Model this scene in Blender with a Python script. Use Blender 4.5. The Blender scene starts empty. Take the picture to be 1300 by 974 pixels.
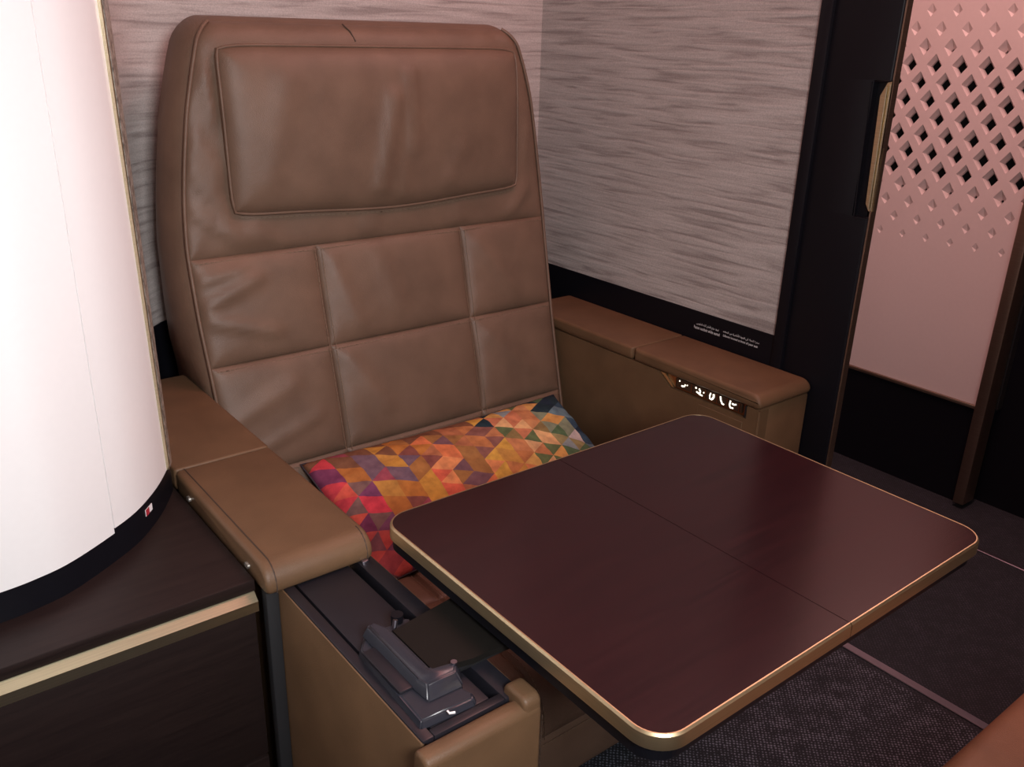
import bpy, bmesh, math, random
from mathutils import Vector, Matrix, noise

# ---------------------------------------------------------------- units
# All coordinates below are written in "units" measured from the lens; 1 unit = S metres,
# the lens is 1.9 units above the floor.
S = 0.6
ZF = -1.9
def W(p): return Vector((p[0]*S, p[1]*S, (p[2]-ZF)*S))

scene = bpy.context.scene
COL = scene.collection

# ---------------------------------------------------------------- camera
FPX, YAW, PITCH, ROLL = 1130.27, math.radians(38.6146), math.radians(21.611), math.radians(1.6408)
cy, sy, cp, sp = math.cos(YAW), math.sin(YAW), math.cos(PITCH), math.sin(PITCH)
fwd = Vector((sy*cp, cy*cp, -sp)); rt = Vector((cy, -sy, 0)); up = rt.cross(fwd)
r2 = math.cos(ROLL)*rt + math.sin(ROLL)*up
u2 = -math.sin(ROLL)*rt + math.cos(ROLL)*up
cam_d = bpy.data.cameras.new('camera'); cam = bpy.data.objects.new('camera', cam_d); COL.objects.link(cam)
M = Matrix((( r2.x, u2.x, -fwd.x), (r2.y, u2.y, -fwd.y), (r2.z, u2.z, -fwd.z))).to_4x4()
M.translation = W((0, 0, 0)); cam.matrix_world = M
cam_d.sensor_width = 36; cam_d.lens = FPX*36/1300; cam_d.clip_start = 0.02
scene.camera = cam

# ---------------------------------------------------------------- world, lights, exposure
wd = bpy.data.worlds.new('world'); scene.world = wd; wd.use_nodes = True
wd.node_tree.nodes['Background'].inputs[0].default_value = (0.8, 0.85, 1.0, 1)
wd.node_tree.nodes['Background'].inputs[1].default_value = 0.02
vs = scene.view_settings
vs.view_transform = 'Standard'; vs.look = 'None'; vs.gamma = 1.0; vs.use_curve_mapping = False
vs.exposure = -0.22
def area(name, loc, target, size, power, color, shape='RECTANGLE', sy_=None, spread=180):
    d = bpy.data.lights.new(name, 'AREA'); d.shape = shape; d.size = size*S; d.size_y = (sy_ or size)*S
    d.energy = power; d.color = color; d.spread = math.radians(spread)
    o = bpy.data.objects.new(name, d); COL.objects.link(o); o.location = W(loc)
    o.rotation_euler = (W(target)-W(loc)).to_track_quat('-Z', 'Y').to_euler()
    return o
area('suite_lamp', (0.24, -0.62, 0.34), (0.72, 1.9, -0.50), 0.6, 9.4, (1.0, 0.985, 0.98), sy_=0.6, spread=105)
area('window_daylight', (-1.36, -0.45, -0.20), (0.45, 1.3, -0.60), 0.9, 3.0, (0.96, 0.98, 1.0), sy_=0.8)  # added fill just inside the side wall, kept to highlight the gold strip
area('ceiling_downlight', (0.3, -0.2, 1.86), (0.9, 1.5, -1.0), 0.8, 1.5, (1.0, 0.90, 0.80), sy_=0.8)
area('mood_light_seat', (1.95, 1.40, 1.86), (2.0, 1.5, -1.0), 0.4, 8.2, (1.0, 0.36, 0.32), sy_=1.6)
area('mood_light_aisle', (3.25, 1.4, 1.60), (3.6, 1.5, -1.0), 0.4, 25, (1.0, 0.56, 0.52), sy_=2.6)

# ---------------------------------------------------------------- materials
def new_mat(name):
    m = bpy.data.materials.new(name); m.use_nodes = True
    nt = m.node_tree; return m, nt, nt.nodes['Principled BSDF']
def N(nt, typ, **kw):
    n = nt.nodes.new(typ)
    for k, v in kw.items():
        if k in n.inputs: n.inputs[k].default_value = v
        else: setattr(n, k, v)
    return n
def L(nt, a, b): nt.links.new(a, b)
def coords(nt, scale=(1, 1, 1), rot=(0, 0, 0)):
    tc = N(nt, 'ShaderNodeTexCoord'); mp = N(nt, 'ShaderNodeMapping')
    mp.inputs['Scale'].default_value = scale; mp.inputs['Rotation'].default_value = rot
    L(nt, tc.outputs['Object'], mp.inputs['Vector']); return mp.outputs['Vector']
def ramp(nt, fac, stops):
    r = N(nt, 'ShaderNodeValToRGB'); e = r.color_ramp.elements
    while len(e) < len(stops): e.new(0.5)
    for i, (p, c) in enumerate(stops): e[i].position = p; e[i].color = (*c, 1)
    L(nt, fac, r.inputs[0]); return r.outputs['Color']
def bump(nt, bsdf, h, strength, dist=0.001):
    b = N(nt, 'ShaderNodeBump'); b.inputs['Strength'].default_value = strength; b.inputs['Distance'].default_value = dist
    L(nt, h, b.inputs['Height']); L(nt, b.outputs['Normal'], bsdf.inputs['Normal'])
def plain(name, col, rough=0.5, metal=0.0, emit=None, es=0, var=0.06):
    m, nt, b = new_mat(name)
    v = coords(nt, (40, 40, 40)); n = N(nt, 'ShaderNodeTexNoise', Scale=3.0, Detail=3.0); L(nt, v, n.inputs['Vector'])
    c = ramp(nt, n.outputs['Fac'], [(0.3, tuple(x*(1-var) for x in col)), (0.7, tuple(min(1, x*(1+var)) for x in col))])
    L(nt, c, b.inputs['Base Color'])
    b.inputs['Roughness'].default_value = rough; b.inputs['Metallic'].default_value = metal
    if emit: b.inputs['Emission Color'].default_value = (*emit, 1); b.inputs['Emission Strength'].default_value = es
    return m
def leather(name, col, rough=0.46, grain=1.0):
    m, nt, b = new_mat(name)
    v = coords(nt)
    n1 = N(nt, 'ShaderNodeTexNoise', Scale=14.0, Detail=4.0); L(nt, v, n1.inputs['Vector'])
    c = ramp(nt, n1.outputs['Fac'], [(0.3, tuple(x*0.86 for x in col)), (0.7, tuple(x*1.12 for x in col))])
    L(nt, c, b.inputs['Base Color']); b.inputs['Roughness'].default_value = rough
    b.inputs['Specular IOR Level'].default_value = 0.4
    vo = N(nt, 'ShaderNodeTexVoronoi', Scale=700.0); L(nt, v, vo.inputs['Vector'])
    n2 = N(nt, 'ShaderNodeTexNoise', Scale=60.0, Detail=5.0); L(nt, v, n2.inputs['Vector'])
    mx = N(nt, 'ShaderNodeMath', operation='MULTIPLY_ADD'); L(nt, n2.outputs['Fac'], mx.inputs[0]); mx.inputs[1].default_value = 1.2
    L(nt, vo.outputs['Distance'], mx.inputs[2])
    bump(nt, b, mx.outputs[0], 0.25*grain, 0.0012)
    return m
def wallcloth():
    m, nt, b = new_mat('woven_wall_fabric')
    v = coords(nt, (6.5, 6.5, 105))
    wv = N(nt, 'ShaderNodeTexNoise', Scale=1.0, Detail=2.0, Roughness=0.45, Distortion=0.6); L(nt, v, wv.inputs['Vector'])
    v2 = coords(nt, (420, 420, 420)); n2 = N(nt, 'ShaderNodeTexNoise', Scale=1.0, Detail=2.0); L(nt, v2, n2.inputs['Vector'])
    c1 = ramp(nt, wv.outputs['Fac'], [(0.30, (0.30, 0.26, 0.25)), (0.46, (0.44, 0.395, 0.38)), (0.66, (0.51, 0.465, 0.45))])
    mx = N(nt, 'ShaderNodeMixRGB', blend_type='OVERLAY'); mx.inputs[0].default_value = 0.35
    L(nt, c1, mx.inputs[1]); L(nt, n2.outputs['Fac'], mx.inputs[2]); L(nt, mx.outputs[0], b.inputs['Base Color'])
    b.inputs['Roughness'].default_value = 0.75
    bump(nt, b, wv.outputs['Fac'], 0.5, 0.003); return m
def wood(name, c0, c1, rough, scale=(3, 60, 60), coat=0.0, spec=0.3):
    m, nt, b = new_mat(name)
    v = coords(nt, scale)
    n = N(nt, 'ShaderNodeTexNoise', Scale=2.0, Detail=6.0, Roughness=0.65, Distortion=0.6); L(nt, v, n.inputs['Vector'])
    L(nt, ramp(nt, n.outputs['Fac'], [(0.3, c0), (0.7, c1)]), b.inputs['Base Color'])
    b.inputs['Roughness'].default_value = rough
    b.inputs['Coat Weight'].default_value = coat; b.inputs['Specular IOR Level'].default_value = spec
    bump(nt, b, n.outputs['Fac'], 0.06, 0.0005); return m
def brushed(name, col, rough):
    m, nt, b = new_mat(name)
    v = coords(nt, (8, 8, 900)); n = N(nt, 'ShaderNodeTexNoise', Scale=1.0, Detail=2.0); L(nt, v, n.inputs['Vector'])
    L(nt, ramp(nt, n.outputs['Fac'], [(0.3, tuple(x*0.85 for x in col)), (0.7, col)]), b.inputs['Base Color'])
    b.inputs['Metallic'].default_value = 1.0; b.inputs['Roughness'].default_value = rough; return m
def carpet(name, c0, c1):
    m, nt, b = new_mat(name)
    v = coords(nt, (1, 1, 1), (0, 0, math.radians(45)))
    vo = N(nt, 'ShaderNodeTexVoronoi', Scale=170.0, Randomness=0.25); L(nt, v, vo.inputs['Vector'])
    n = N(nt, 'ShaderNodeTexNoise', Scale=30.0, Detail=4.0); L(nt, v, n.inputs['Vector'])
    f = N(nt, 'ShaderNodeMath', operation='MULTIPLY_ADD'); L(nt, n.outputs['Fac'], f.inputs[0]); f.inputs[1].default_value = 0.5
    L(nt, vo.outputs['Distance'], f.inputs[2])
    L(nt, ramp(nt, f.outputs[0], [(0.38, c1), (0.62, c0)]), b.inputs['Base Color'])
    b.inputs['Roughness'].default_value = 0.9
    bump(nt, b, vo.outputs['Distance'], -0.8, 0.003); return m

LEATHER = leather('seat_leather', (0.148, 0.092, 0.063))
LEATHER2 = leather('console_leather', (0.140, 0.079, 0.041), 0.5, 0.6)
THREAD = plain('thread', (0.20, 0.135, 0.09), 0.7)
THREADD = plain('dark_thread', (0.05, 0.03, 0.02), 0.7)
CLOTH = wallcloth()
BLACK = plain('black_lacquer', (0.006, 0.006, 0.009), 0.38)
BLACK.node_tree.nodes['Principled BSDF'].inputs['Specular IOR Level'].default_value = 0.22
BLACKM = plain('black_matt', (0.008, 0.008, 0.010), 0.7)
CHAR = plain('charcoal_plastic', (0.013, 0.0125, 0.018), 0.42)
CHAR2 = plain('charcoal_housing', (0.026, 0.028, 0.039), 0.30)
PLATE = plain('arm_plate_metal', (0.007, 0.006, 0.005), 0.62)
PLATE.node_tree.nodes['Principled BSDF'].inputs['Specular IOR Level'].default_value = 0.25
GOLD = brushed('brushed_gold', (0.70, 0.57, 0.35), 0.42)
GOLDP = brushed('pale_gold', (0.68, 0.61, 0.42), 0.33)
BRONZE = brushed('bronze', (0.40, 0.29, 0.22), 0.45)
TABLE = wood('mahogany_veneer', (0.015, 0.0042, 0.0060), (0.028, 0.0072, 0.0092), 0.22, (4, 90, 90), 0.0, 0.42)
DARKWOOD = wood('dark_wood', (0.011, 0.0065, 0.0065), (0.020, 0.012, 0.011), 0.42, (5, 60, 90))
WHITE = plain('white_lacquer', (0.93, 0.93, 0.94), 0.28, var=0.006)
PANELW = plain('cream_panel', (0.66, 0.56, 0.545), 0.5, var=0.012)
CEIL = plain('off_white', (0.70, 0.66, 0.62), 0.7)
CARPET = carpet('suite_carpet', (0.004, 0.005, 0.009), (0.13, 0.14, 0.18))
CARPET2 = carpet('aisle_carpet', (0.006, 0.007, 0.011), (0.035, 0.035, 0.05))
STEEL = brushed('track_metal', (0.34, 0.32, 0.38), 0.35)
GLOW = plain('icon_glow', (1, 0.95, 0.85), 0.5, 0, (1.0, 0.90, 0.72), 2.2)
PRINT = plain('white_print', (0.93, 0.93, 0.96), 0.6)
RED = plain('red_print', (0.45, 0.03, 0.05), 0.6)
CTRL = brushed('control_bronze', (0.30, 0.17, 0.10), 0.32)
CTRLD = plain('control_dark', (0.03, 0.018, 0.012), 0.3)
def silver_mottle():
    m, nt, b = new_mat('mottled_silver')
    v = coords(nt, (160, 160, 90)); n = N(nt, 'ShaderNodeTexNoise', Scale=1.0, Detail=4.0, Roughness=0.7); L(nt, v, n.inputs['Vector'])
    L(nt, ramp(nt, n.outputs['Fac'], [(0.35, (0.30, 0.27, 0.24)), (0.6, (0.85, 0.82, 0.76))]), b.inputs['Base Color'])
    b.inputs['Metallic'].default_value = 0.8; b.inputs['Roughness'].default_value = 0.35; return m
SILVER = silver_mottle()

# ---------------------------------------------------------------- mesh helpers
class MB:
    def __init__(self): self.bm = bmesh.new()
    def quad(self, *pts):
        return self.bm.faces.new([self.bm.verts.new(p) for p in pts])
    def box(self, x0, x1, y0, y1, z0, z1, r=0.0, seg=3):
        t = bmesh.new(); bmesh.ops.create_cube(t, size=1)
        for v in t.verts:
            v.co = Vector(((x0+x1)/2+v.co.x*(x1-x0), (y0+y1)/2+v.co.y*(y1-y0), (z0+z1)/2+v.co.z*(z1-z0)))
        if r > 0: bmesh.ops.bevel(t, geom=t.edges[:], offset=r, segments=seg, profile=0.5, affect='EDGES')
        self.add(t); return self
    def add(self, t, mat=None):
        mp = {}
        for v in t.verts: mp[v] = self.bm.verts.new(mat @ v.co if mat else v.co)
        for f in t.faces:
            try: self.bm.faces.new([mp[v] for v in f.verts])
            except ValueError: pass
        t.free()
    def loft(self, loops, cap=True, closed=True):
        rows = [[self.bm.verts.new(p) for p in lp] for lp in loops]
        n = len(rows[0])
        for a, b in zip(rows, rows[1:]):
            for i in range(n if closed else n-1):
                j = (i+1) % n
                try: self.bm.faces.new((a[i], a[j], b[j], b[i]))
                except ValueError: pass
        if cap and closed:
            self.bm.faces.new(rows[0][::-1]); self.bm.faces.new(rows[-1])
        return self
    def prism(self, poly, axis, a, b, r=0.0):
        """poly: 2-D outline in the two other axes; extruded from a to b along axis, ends rounded by r"""
        def P(q, t): return {'x': (t, q[0], q[1]), 'y': (q[0], t, q[1]), 'z': (q[0], q[1], t)}[axis]
        if r <= 0: return self.loft([[P(q, a) for q in poly], [P(q, b) for q in poly]])
        cx = sum(q[0] for q in poly)/len(poly); cyy = sum(q[1] for q in poly)/len(poly)
        w = max(q[0] for q in poly)-min(q[0] for q in poly); h = max(q[1] for q in poly)-min(q[1] for q in poly)
        lo = []
        for k in range(5):
            t = k/4*math.pi/2; ins = r*(1-math.sin(t)); off = r*(1-math.cos(t))
            lo.append([P((cx+(q[0]-cx)*(1-2*ins/w), cyy+(q[1]-cyy)*(1-2*ins/h)), a+off) for q in poly])
        hi = []
        for k in range(5):
            t = (4-k)/4*math.pi/2; ins = r*(1-math.sin(t)); off = r*(1-math.cos(t))
            hi.append([P((cx+(q[0]-cx)*(1-2*ins/w), cyy+(q[1]-cyy)*(1-2*ins/h)), b-off) for q in poly])
        return self.loft(lo+hi)
    def tube(self, path, r, n=6, closed=False):
        path = [Vector(p) for p in path]; loops = []
        for i, p in enumerate(path):
            if closed: d = path[(i+1) % len(path)]-path[i-1]
            else: d = path[min(i+1, len(path)-1)]-path[max(i-1, 0)]
            d.normalize()
            a = d.orthogonal().normalized() if i == 0 else (prev - d*prev.dot(d)).normalized()
            prev = a; b = d.cross(a)
            loops.append([p+r*(math.cos(2*math.pi*k/n)*a+math.sin(2*math.pi*k/n)*b) for k in range(n)])
        if closed: loops.append(loops[0]); return self.loft(loops, cap=False)
        return self.loft(loops)
    def grid(self, F, ss, ts):
        rows = [[self.bm.verts.new(F(s, t)) for s in ss] for t in ts]
        for a, b in zip(rows, rows[1:]):
            for i in range(len(ss)-1): self.bm.faces.new((a[i], a[i+1], b[i+1], b[i]))
        return self
    def dashes(self, path, length, gap, w):
        """small stitches along a polyline"""
        path = [Vector(p) for p in path]; acc = 0.0
        for p, q in zip(path, path[1:]):
            d = q-p; n = d.length
            if n < 1e-6: continue
            d = d/n; t = -acc
            while t < n:
                a, b = max(t, 0), min(t+length, n)
                if b-a > length*0.3: self.tube([p+d*a, p+d*b], w, 4)
                t += length+gap
            acc = n-(t-(length+gap)) - 0 if False else 0
        return self
    def build(self, name, mat, parent=None, smooth=True, recalc=True, weld=True, angle=35):
        if weld: bmesh.ops.remove_doubles(self.bm, verts=self.bm.verts[:], dist=1e-5)
        if recalc: bmesh.ops.recalc_face_normals(self.bm, faces=self.bm.faces[:])
        off = parent.get('_w') if parent is not None else None
        off = Vector(off) if off is not None else Vector((0, 0, 0))
        for v in self.bm.verts: v.co = W(v.co)-off
        me = bpy.data.meshes.new(name); self.bm.to_mesh(me); self.bm.free()
        mats = mat if isinstance(mat, list) else [mat]
        for m in mats: me.materials.append(m)
        if smooth:
            me.polygons.foreach_set('use_smooth', [True]*len(me.polygons))
            me.set_sharp_from_angle(angle=math.radians(angle))
        o = bpy.data.objects.new(name, me); COL.objects.link(o)
        if parent is not None:
            o.parent = parent; o['_w'] = list(off)
        return o
def tag(o, label, cat=None, group=None, kind=None):
    o['label'] = label
    if cat: o['category'] = cat
    if group: o['group'] = group
    if kind: o['kind'] = kind
    return o
def thing(name, loc, label, cat):
    o = bpy.data.objects.new(name, None); COL.objects.link(o); o.location = W(loc); o['_w'] = list(W(loc))
    o.empty_display_size = 0.05
    return tag(o, label, cat)
def struct(o, label): return tag(o, label, kind='structure')
def box(name, mat, parent, x0, x1, y0, y1, z0, z1, r=0.0, seg=3):
    return MB().box(x0, x1, y0, y1, z0, z1, r, seg).build(name, mat, parent)
def lerp(a, b, t): return a+(b-a)*t
def interp(tab, x):
    if x <= tab[0][0]: return tab[0][1]
    for (a, va), (b, vb) in zip(tab, tab[1:]):
        if x <= b: return lerp(va, vb, (x-a)/(b-a))
    return tab[-1][1]
def arc(cx, cy_, r, a0, a1, n=8):
    return [(cx+r*math.cos(math.radians(lerp(a0, a1, k/n))), cy_+r*math.sin(math.radians(lerp(a0, a1, k/n)))) for k in range(n+1)]
def rrect(x0, x1, y0, y1, r, n=8):
    return (arc(x1-r, y1-r, r, 0, 90, n)+arc(x0+r, y1-r, r, 90, 180, n)+arc(x0+r, y0+r, r, 180, 270, n)+arc(x1-r, y0+r, r, 270, 360, n))
def edgy(a, b, n):
    return [lerp(a, b, 0.5-0.5*math.cos(math.pi*i/n)) for i in range(n+1)]

# ================================================================ THE SETTING
# ---- floor: suite carpet, aisle carpet, door tracks
fl = struct(box('floor', CARPET, None, -1.45, 2.41, -1.7, 2.9, ZF-0.05, ZF), 'dark blue-black woven carpet of the suite floor')
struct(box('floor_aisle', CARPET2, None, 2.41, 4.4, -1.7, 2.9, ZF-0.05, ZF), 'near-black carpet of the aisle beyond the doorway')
struct(box('trim_1', STEEL, None, 2.43, 2.462, -1.6, 2.85, ZF, ZF+0.006, 0.002, 1), 'thin grey metal door track set in the carpet')
struct(box('trim_2', STEEL, None, 3.42, 3.445, -1.6, 2.85, ZF, ZF+0.006, 0.002, 1), 'thin metal floor strip on the far side of the aisle')
struct(box('ceiling', CEIL, None, -1.5, 4.4, -1.75, 2.95, 1.9, 1.95), 'off-white cabin ceiling above the suite')
struct(box('wall_front', CEIL, None, -1.5, 4.4, -1.8, -1.7, ZF, 1.9), 'plain light wall behind the camera')

# ---- back wall: striped fabric above a black band, curving forward at its left end
curve = [(2.40, 2.87), (1.0, 2.87), (0.90, 2.869), (0.857, 2.860), (0.815, 2.836), (0.78, 2.802), (0.74, 2.75), (0.70, 2.69), (0.675, 2.64)]
def wallstrip(name, mat, pts, th, z0, z1, off=0.0):
    mb = MB(); P = [Vector((p[0], p[1], 0)) for p in pts]; loops = []
    for i, p in enumerate(P):
        d = (P[min(i+1, len(P)-1)]-P[max(i-1, 0)]).normalized(); n = Vector((d.y, -d.x, 0))
        a = p-n*off; b = p+n*th
        loops.append([(a.x, a.y, z0), (a.x, a.y, z1), (b.x, b.y, z1), (b.x, b.y, z0)])
    return mb.loft(loops).build(name, mat)
wb = struct(wallstrip('wall_back', CLOTH, curve, 0.06, -0.9, 0.85), 'striped grey woven fabric wall behind the armchair')
struct(wallstrip('baseboard_back', BLACK, curve, 0.06, ZF, -0.9, 0.004), 'black lacquered band under the striped back wall')

# ---- right wall with fabric panel, black surround
XR = 2.39
struct(box('wall_right', CLOTH, None, XR, XR+0.07, 1.62, 2.87, -0.9, 0.85), 'striped mauve-grey woven fabric wall beside the armchair')
bb = struct(box('baseboard_right', BLACK, None, XR-0.004, XR+0.07, 1.62, 2.87, ZF, -0.9, 0.001, 1), 'black lacquered strip under the fabric wall with white printing')
struct(box('trim_3', BLACK, None, XR-0.014, XR+0.09, 1.582, 1.622, ZF, 0.85, 0.003, 2), 'black upright frame beside the striped fabric wall')
struct(box('wall_right_near', CEIL, None, XR, XR+0.07, -1.7, -0.25, ZF, 0.85), 'plain wall on the near side of the doorway')

# ---- printing on the black strip
FORMS = {'ا': '\ufe8d\ufe8e\ufe8d\ufe8e', 'أ': '\ufe83\ufe84\ufe83\ufe84', 'ب': '\ufe8f\ufe90\ufe91\ufe92', 'ت': '\ufe95\ufe96\ufe97\ufe98', 'ث': '\ufe99\ufe9a\ufe9b\ufe9c',
         'ج': '\ufe9d\ufe9e\ufe9f\ufea0', 'ح': '\ufea1\ufea2\ufea3\ufea4', 'د': '\ufea9\ufeaa\ufea9\ufeaa', 'ر': '\ufead\ufeae\ufead\ufeae', 'ز': '\ufeaf\ufeb0\ufeaf\ufeb0',
         'س': '\ufeb1\ufeb2\ufeb3\ufeb4', 'ط': '\ufec1\ufec2\ufec3\ufec4', 'ع': '\ufec9\ufeca\ufecb\ufecc', 'ف': '\ufed1\ufed2\ufed3\ufed4', 'ق': '\ufed5\ufed6\ufed7\ufed8',
         'ك': '\ufed9\ufeda\ufedb\ufedc', 'ل': '\ufedd\ufede\ufedf\ufee0', 'م': '\ufee1\ufee2\ufee3\ufee4', 'ن': '\ufee5\ufee6\ufee7\ufee8', 'ه': '\ufee9\ufeea\ufeeb\ufeec',
         'و': '\ufeed\ufeee\ufeed\ufeee', 'ي': '\ufef1\ufef2\ufef3\ufef4', 'ة': '\ufe93\ufe94\ufe93\ufe94', 'ء': '\ufe80\ufe80\ufe80\ufe80'}
NOJOIN = 'اأدرزوةء'
def arabic(s):
    out = ''
    for i, c in enumerate(s):
        if c not in FORMS: out += c; continue
        pj = i > 0 and s[i-1] in FORMS and s[i-1] not in NOJOIN and c != 'ء'
        nj = i+1 < len(s) and s[i+1] in FORMS and c not in NOJOIN and s[i+1] != 'ء'
        out += FORMS[c][3 if pj and nj else 2 if nj else 1 if pj else 0]
    return out[::-1]
def printing(name, body, y0, y1, z, mat, parent, hmax=0.0105):
    """flat lettering on the right wall reading from y0 (far) to y1 (near)"""
    cu = bpy.data.curves.new(name, 'FONT'); cu.body = body; cu.size = 0.01
    ob = bpy.data.objects.new(name, cu); COL.objects.link(ob)
    bpy.context.view_layer.update()
    me = bpy.data.meshes.new_from_object(ob.evaluated_get(bpy.context.evaluated_depsgraph_get()))
    bpy.data.objects.remove(ob); bpy.data.curves.remove(cu)
    if len(me.vertices) < 4: return None
    xs = [v.co.x for v in me.vertices]; ys = [v.co.y for v in me.vertices]
    x0, x1 = min(xs), max(xs); b0, b1 = min(ys), max(ys)
    for v in me.vertices:
        yy = lerp(y0, y1, (v.co.x-x0)/(x1-x0)); zz = z+(v.co.y-b0)/(b1-b0)*hmax
        v.co = W((XR-0.0050, yy, zz))
    me.materials.append(mat)
    o = bpy.data.objects.new(name, me); COL.objects.link(o); o.parent = parent
    return o
printing('lettering', 'Fasten seatbelt while seated', 1.960, 1.845, -0.9635, PRINT, bb)
printing('lettering', arabic('اربط حزام الأمان أثناء الجلوس'), 1.950, 1.851, -0.9500, PRINT, bb, 0.013)
printing('lettering', 'Lifevest located at front of your seat', 1.829, 1.684, -0.9615, PRINT, bb)
printing('lettering', arabic('سترة النجاة في الجهة الأمامية من المقعد'), 1.832, 1.680, -0.9480, PRINT, bb, 0.013)

# ---- sliding door leaf (black) with recessed gold pull
d1 = bpy.data.objects.new('door_1', None); COL.objects.link(d1); d1.location = W((2.4, 1.48, ZF)); d1['_w'] = list(d1.location)
struct(d1, 'black sliding door leaf with a recessed gold pull handle')
mb = MB(); prof = rrect(XR-0.002, XR+0.032, 1.375, 1.60, 0.006, 3)
za, zb_ = -0.475, -0.100
mb.prism(prof, 'z', ZF+0.008, za); mb.prism(prof, 'z', zb_, 0.85)
mb.prism(rrect(XR-0.002, XR+0.032, 1.425, 1.60, 0.003, 2), 'z', za, zb_)
mb.box(XR+0.018, XR+0.032, 1.39, 1.43, za, zb_)
mb.build('door_leaf', BLACK, d1)
mb = MB(); mb.tube([(XR-0.003, 1.375, zb_), (XR-0.003, 1.432, zb_-0.004), (XR-0.003, 1.418, za-0.004), (XR-0.003, 1.375, za)], 0.0022, 5).build('handle_surround', BLACK, d1)
hd = MB()
hp = [(1.372, -0.100), (1.388, -0.105), (1.404, -0.140), (1.392, -0.435), (1.380, -0.455), (1.368, -0.455)]
hd.prism([(p[0], p[1]) for p in hp], 'x', XR+0.004, XR+0.014)
hdo = hd.build('handle', GOLD, d1, smooth=False); hdo['label'] = 'gold recessed pull'
MB().tube([(XR+0.002, 1.386, -0.115), (XR+0.002, 1.379, -0.448)], 0.0028, 6).build('handle_ridge', GOLDP, hdo)
MB().tube([(XR+0.002, 1.377, -0.108), (XR+0.002, 1.371, -0.452)], 0.0022, 6).build('handle_ridge', GOLDP, hdo)
box('edge_strip', BRONZE, d1, XR+0.004, XR+0.030, 1.370, 1.3755, ZF+0.01, 0.85)

# ---- across the aisle: lattice door of the opposite suite
XO = 3.75
d2 = bpy.data.objects.new('door_2', None); COL.objects.link(d2); d2.location = W((XO, 2.0, ZF)); d2['_w'] = list(d2.location)
struct(d2, 'cream door with diamond lattice across the aisle')
DY, DZ = 0.107, 0.0695
YA, YB, ZA_, ZB_ = 1.50, 2.62, -0.86, 0.85
def cl(y, z): return (min(max(y, YA), YB), min(max(z, ZA_), ZB_))
mb = MB(); bm = mb.bm
for j in range(-14, 13):
    zc = -0.084-DZ*j
    for i in range(-6, 8):
        yc = 2.091-DY*i - (DY/2 if j % 2 else 0)
        if yc < YA-DY/2 or yc > YB+DY/2 or zc > ZB_+DZ or zc < ZA_-DZ: continue
        if 0 <= j <= 6: fo, fi, dp, hole = 0.62, 0.43, 0.018, True
        elif j in (-1, 7): fo, fi, dp, hole = 0.50, 0.15, 0.020, True
        elif -5 <= j <= -2: fo, fi, dp, hole = 0.42-0.05*(-2-j), 0.02, 0.013-0.002*(-2-j), False
        elif 8 <= j <= 10: fo, fi, dp, hole = 0.40-0.06*(j-8), 0.02, 0.012-0.003*(j-8), False
        else: fo, fi, dp, hole = 0, 0, 0, False
        def ring(fr, x, o=0.0): return [bm.verts.new((x, *cl(yc-o*0.25*DY/2+fr*a*DY/2, zc-o*0.62*DZ+fr*b*DZ))) for a, b in ((1, 0), (0, 1), (-1, 0), (0, -1))]
        r0 = ring(1.0, XO)
        if fo == 0: bm.faces.new(r0); continue
        r1 = ring(fo, XO); r2_ = ring(fi, XO+dp, fo-fi)
        rings = [r0, r1, r2_]
        if hole: rings.append(ring(fi*0.98, XO+dp+0.012, fo-fi))
        for a, b in zip(rings, rings[1:]):
            for k in range(4): bm.faces.new((a[k], a[(k+1) % 4], b[(k+1) % 4], b[k]))
        if not hole: bm.faces.new(rings[-1])
mb.quad((XO, YA, ZA_), (XO, YB, ZA_), (XO, YB, -1.435), (XO, YA, -1.435))
bmesh.ops.remove_doubles(bm, verts=bm.verts[:], dist=1e-5)
bmesh.ops.dissolve_degenerate(bm, dist=1e-6, edges=bm.edges[:])
lat = mb.build('lattice_panel', PANELW, d2, smooth=False, recalc=True)
box('panel_backing', BLACKM, d2, XO+0.06, XO+0.10, 1.45, 2.7, -1.45, 0.85)
box('kick_panel', BLACK, d2, XO+0.004, XO+0.10, 1.50, 2.7, ZF, -1.45)
box('panel_trim', BRONZE, d2, XO-0.008, XO+0.02, 1.50, 2.7, -1.452, -1.436, 0.003, 2)
box('door_jamb', BRONZE, d2, XO-0.05, XO+0.05, 1.452, 1.5, ZF+0.02, 0.85, 0.006, 2)
struct(box('wall_aisle', BLACK, None, XO+0.10, XO+0.2, -1.7, 2.9, ZF, 0.85), 'dark lacquered wall on the far side of the aisle')
struct(box('wall_aisle_upper', CEIL, None, XO+0.25, XO+0.35, -1.7, 2.9, 0.6, 1.9), 'light cabin lining above the suites across the aisle')
struct(box('wall_back_upper', CEIL, None, -1.5, 4.4, 3.1, 3.2, ZF, 1.9), 'light cabin lining behind the suite')

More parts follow.
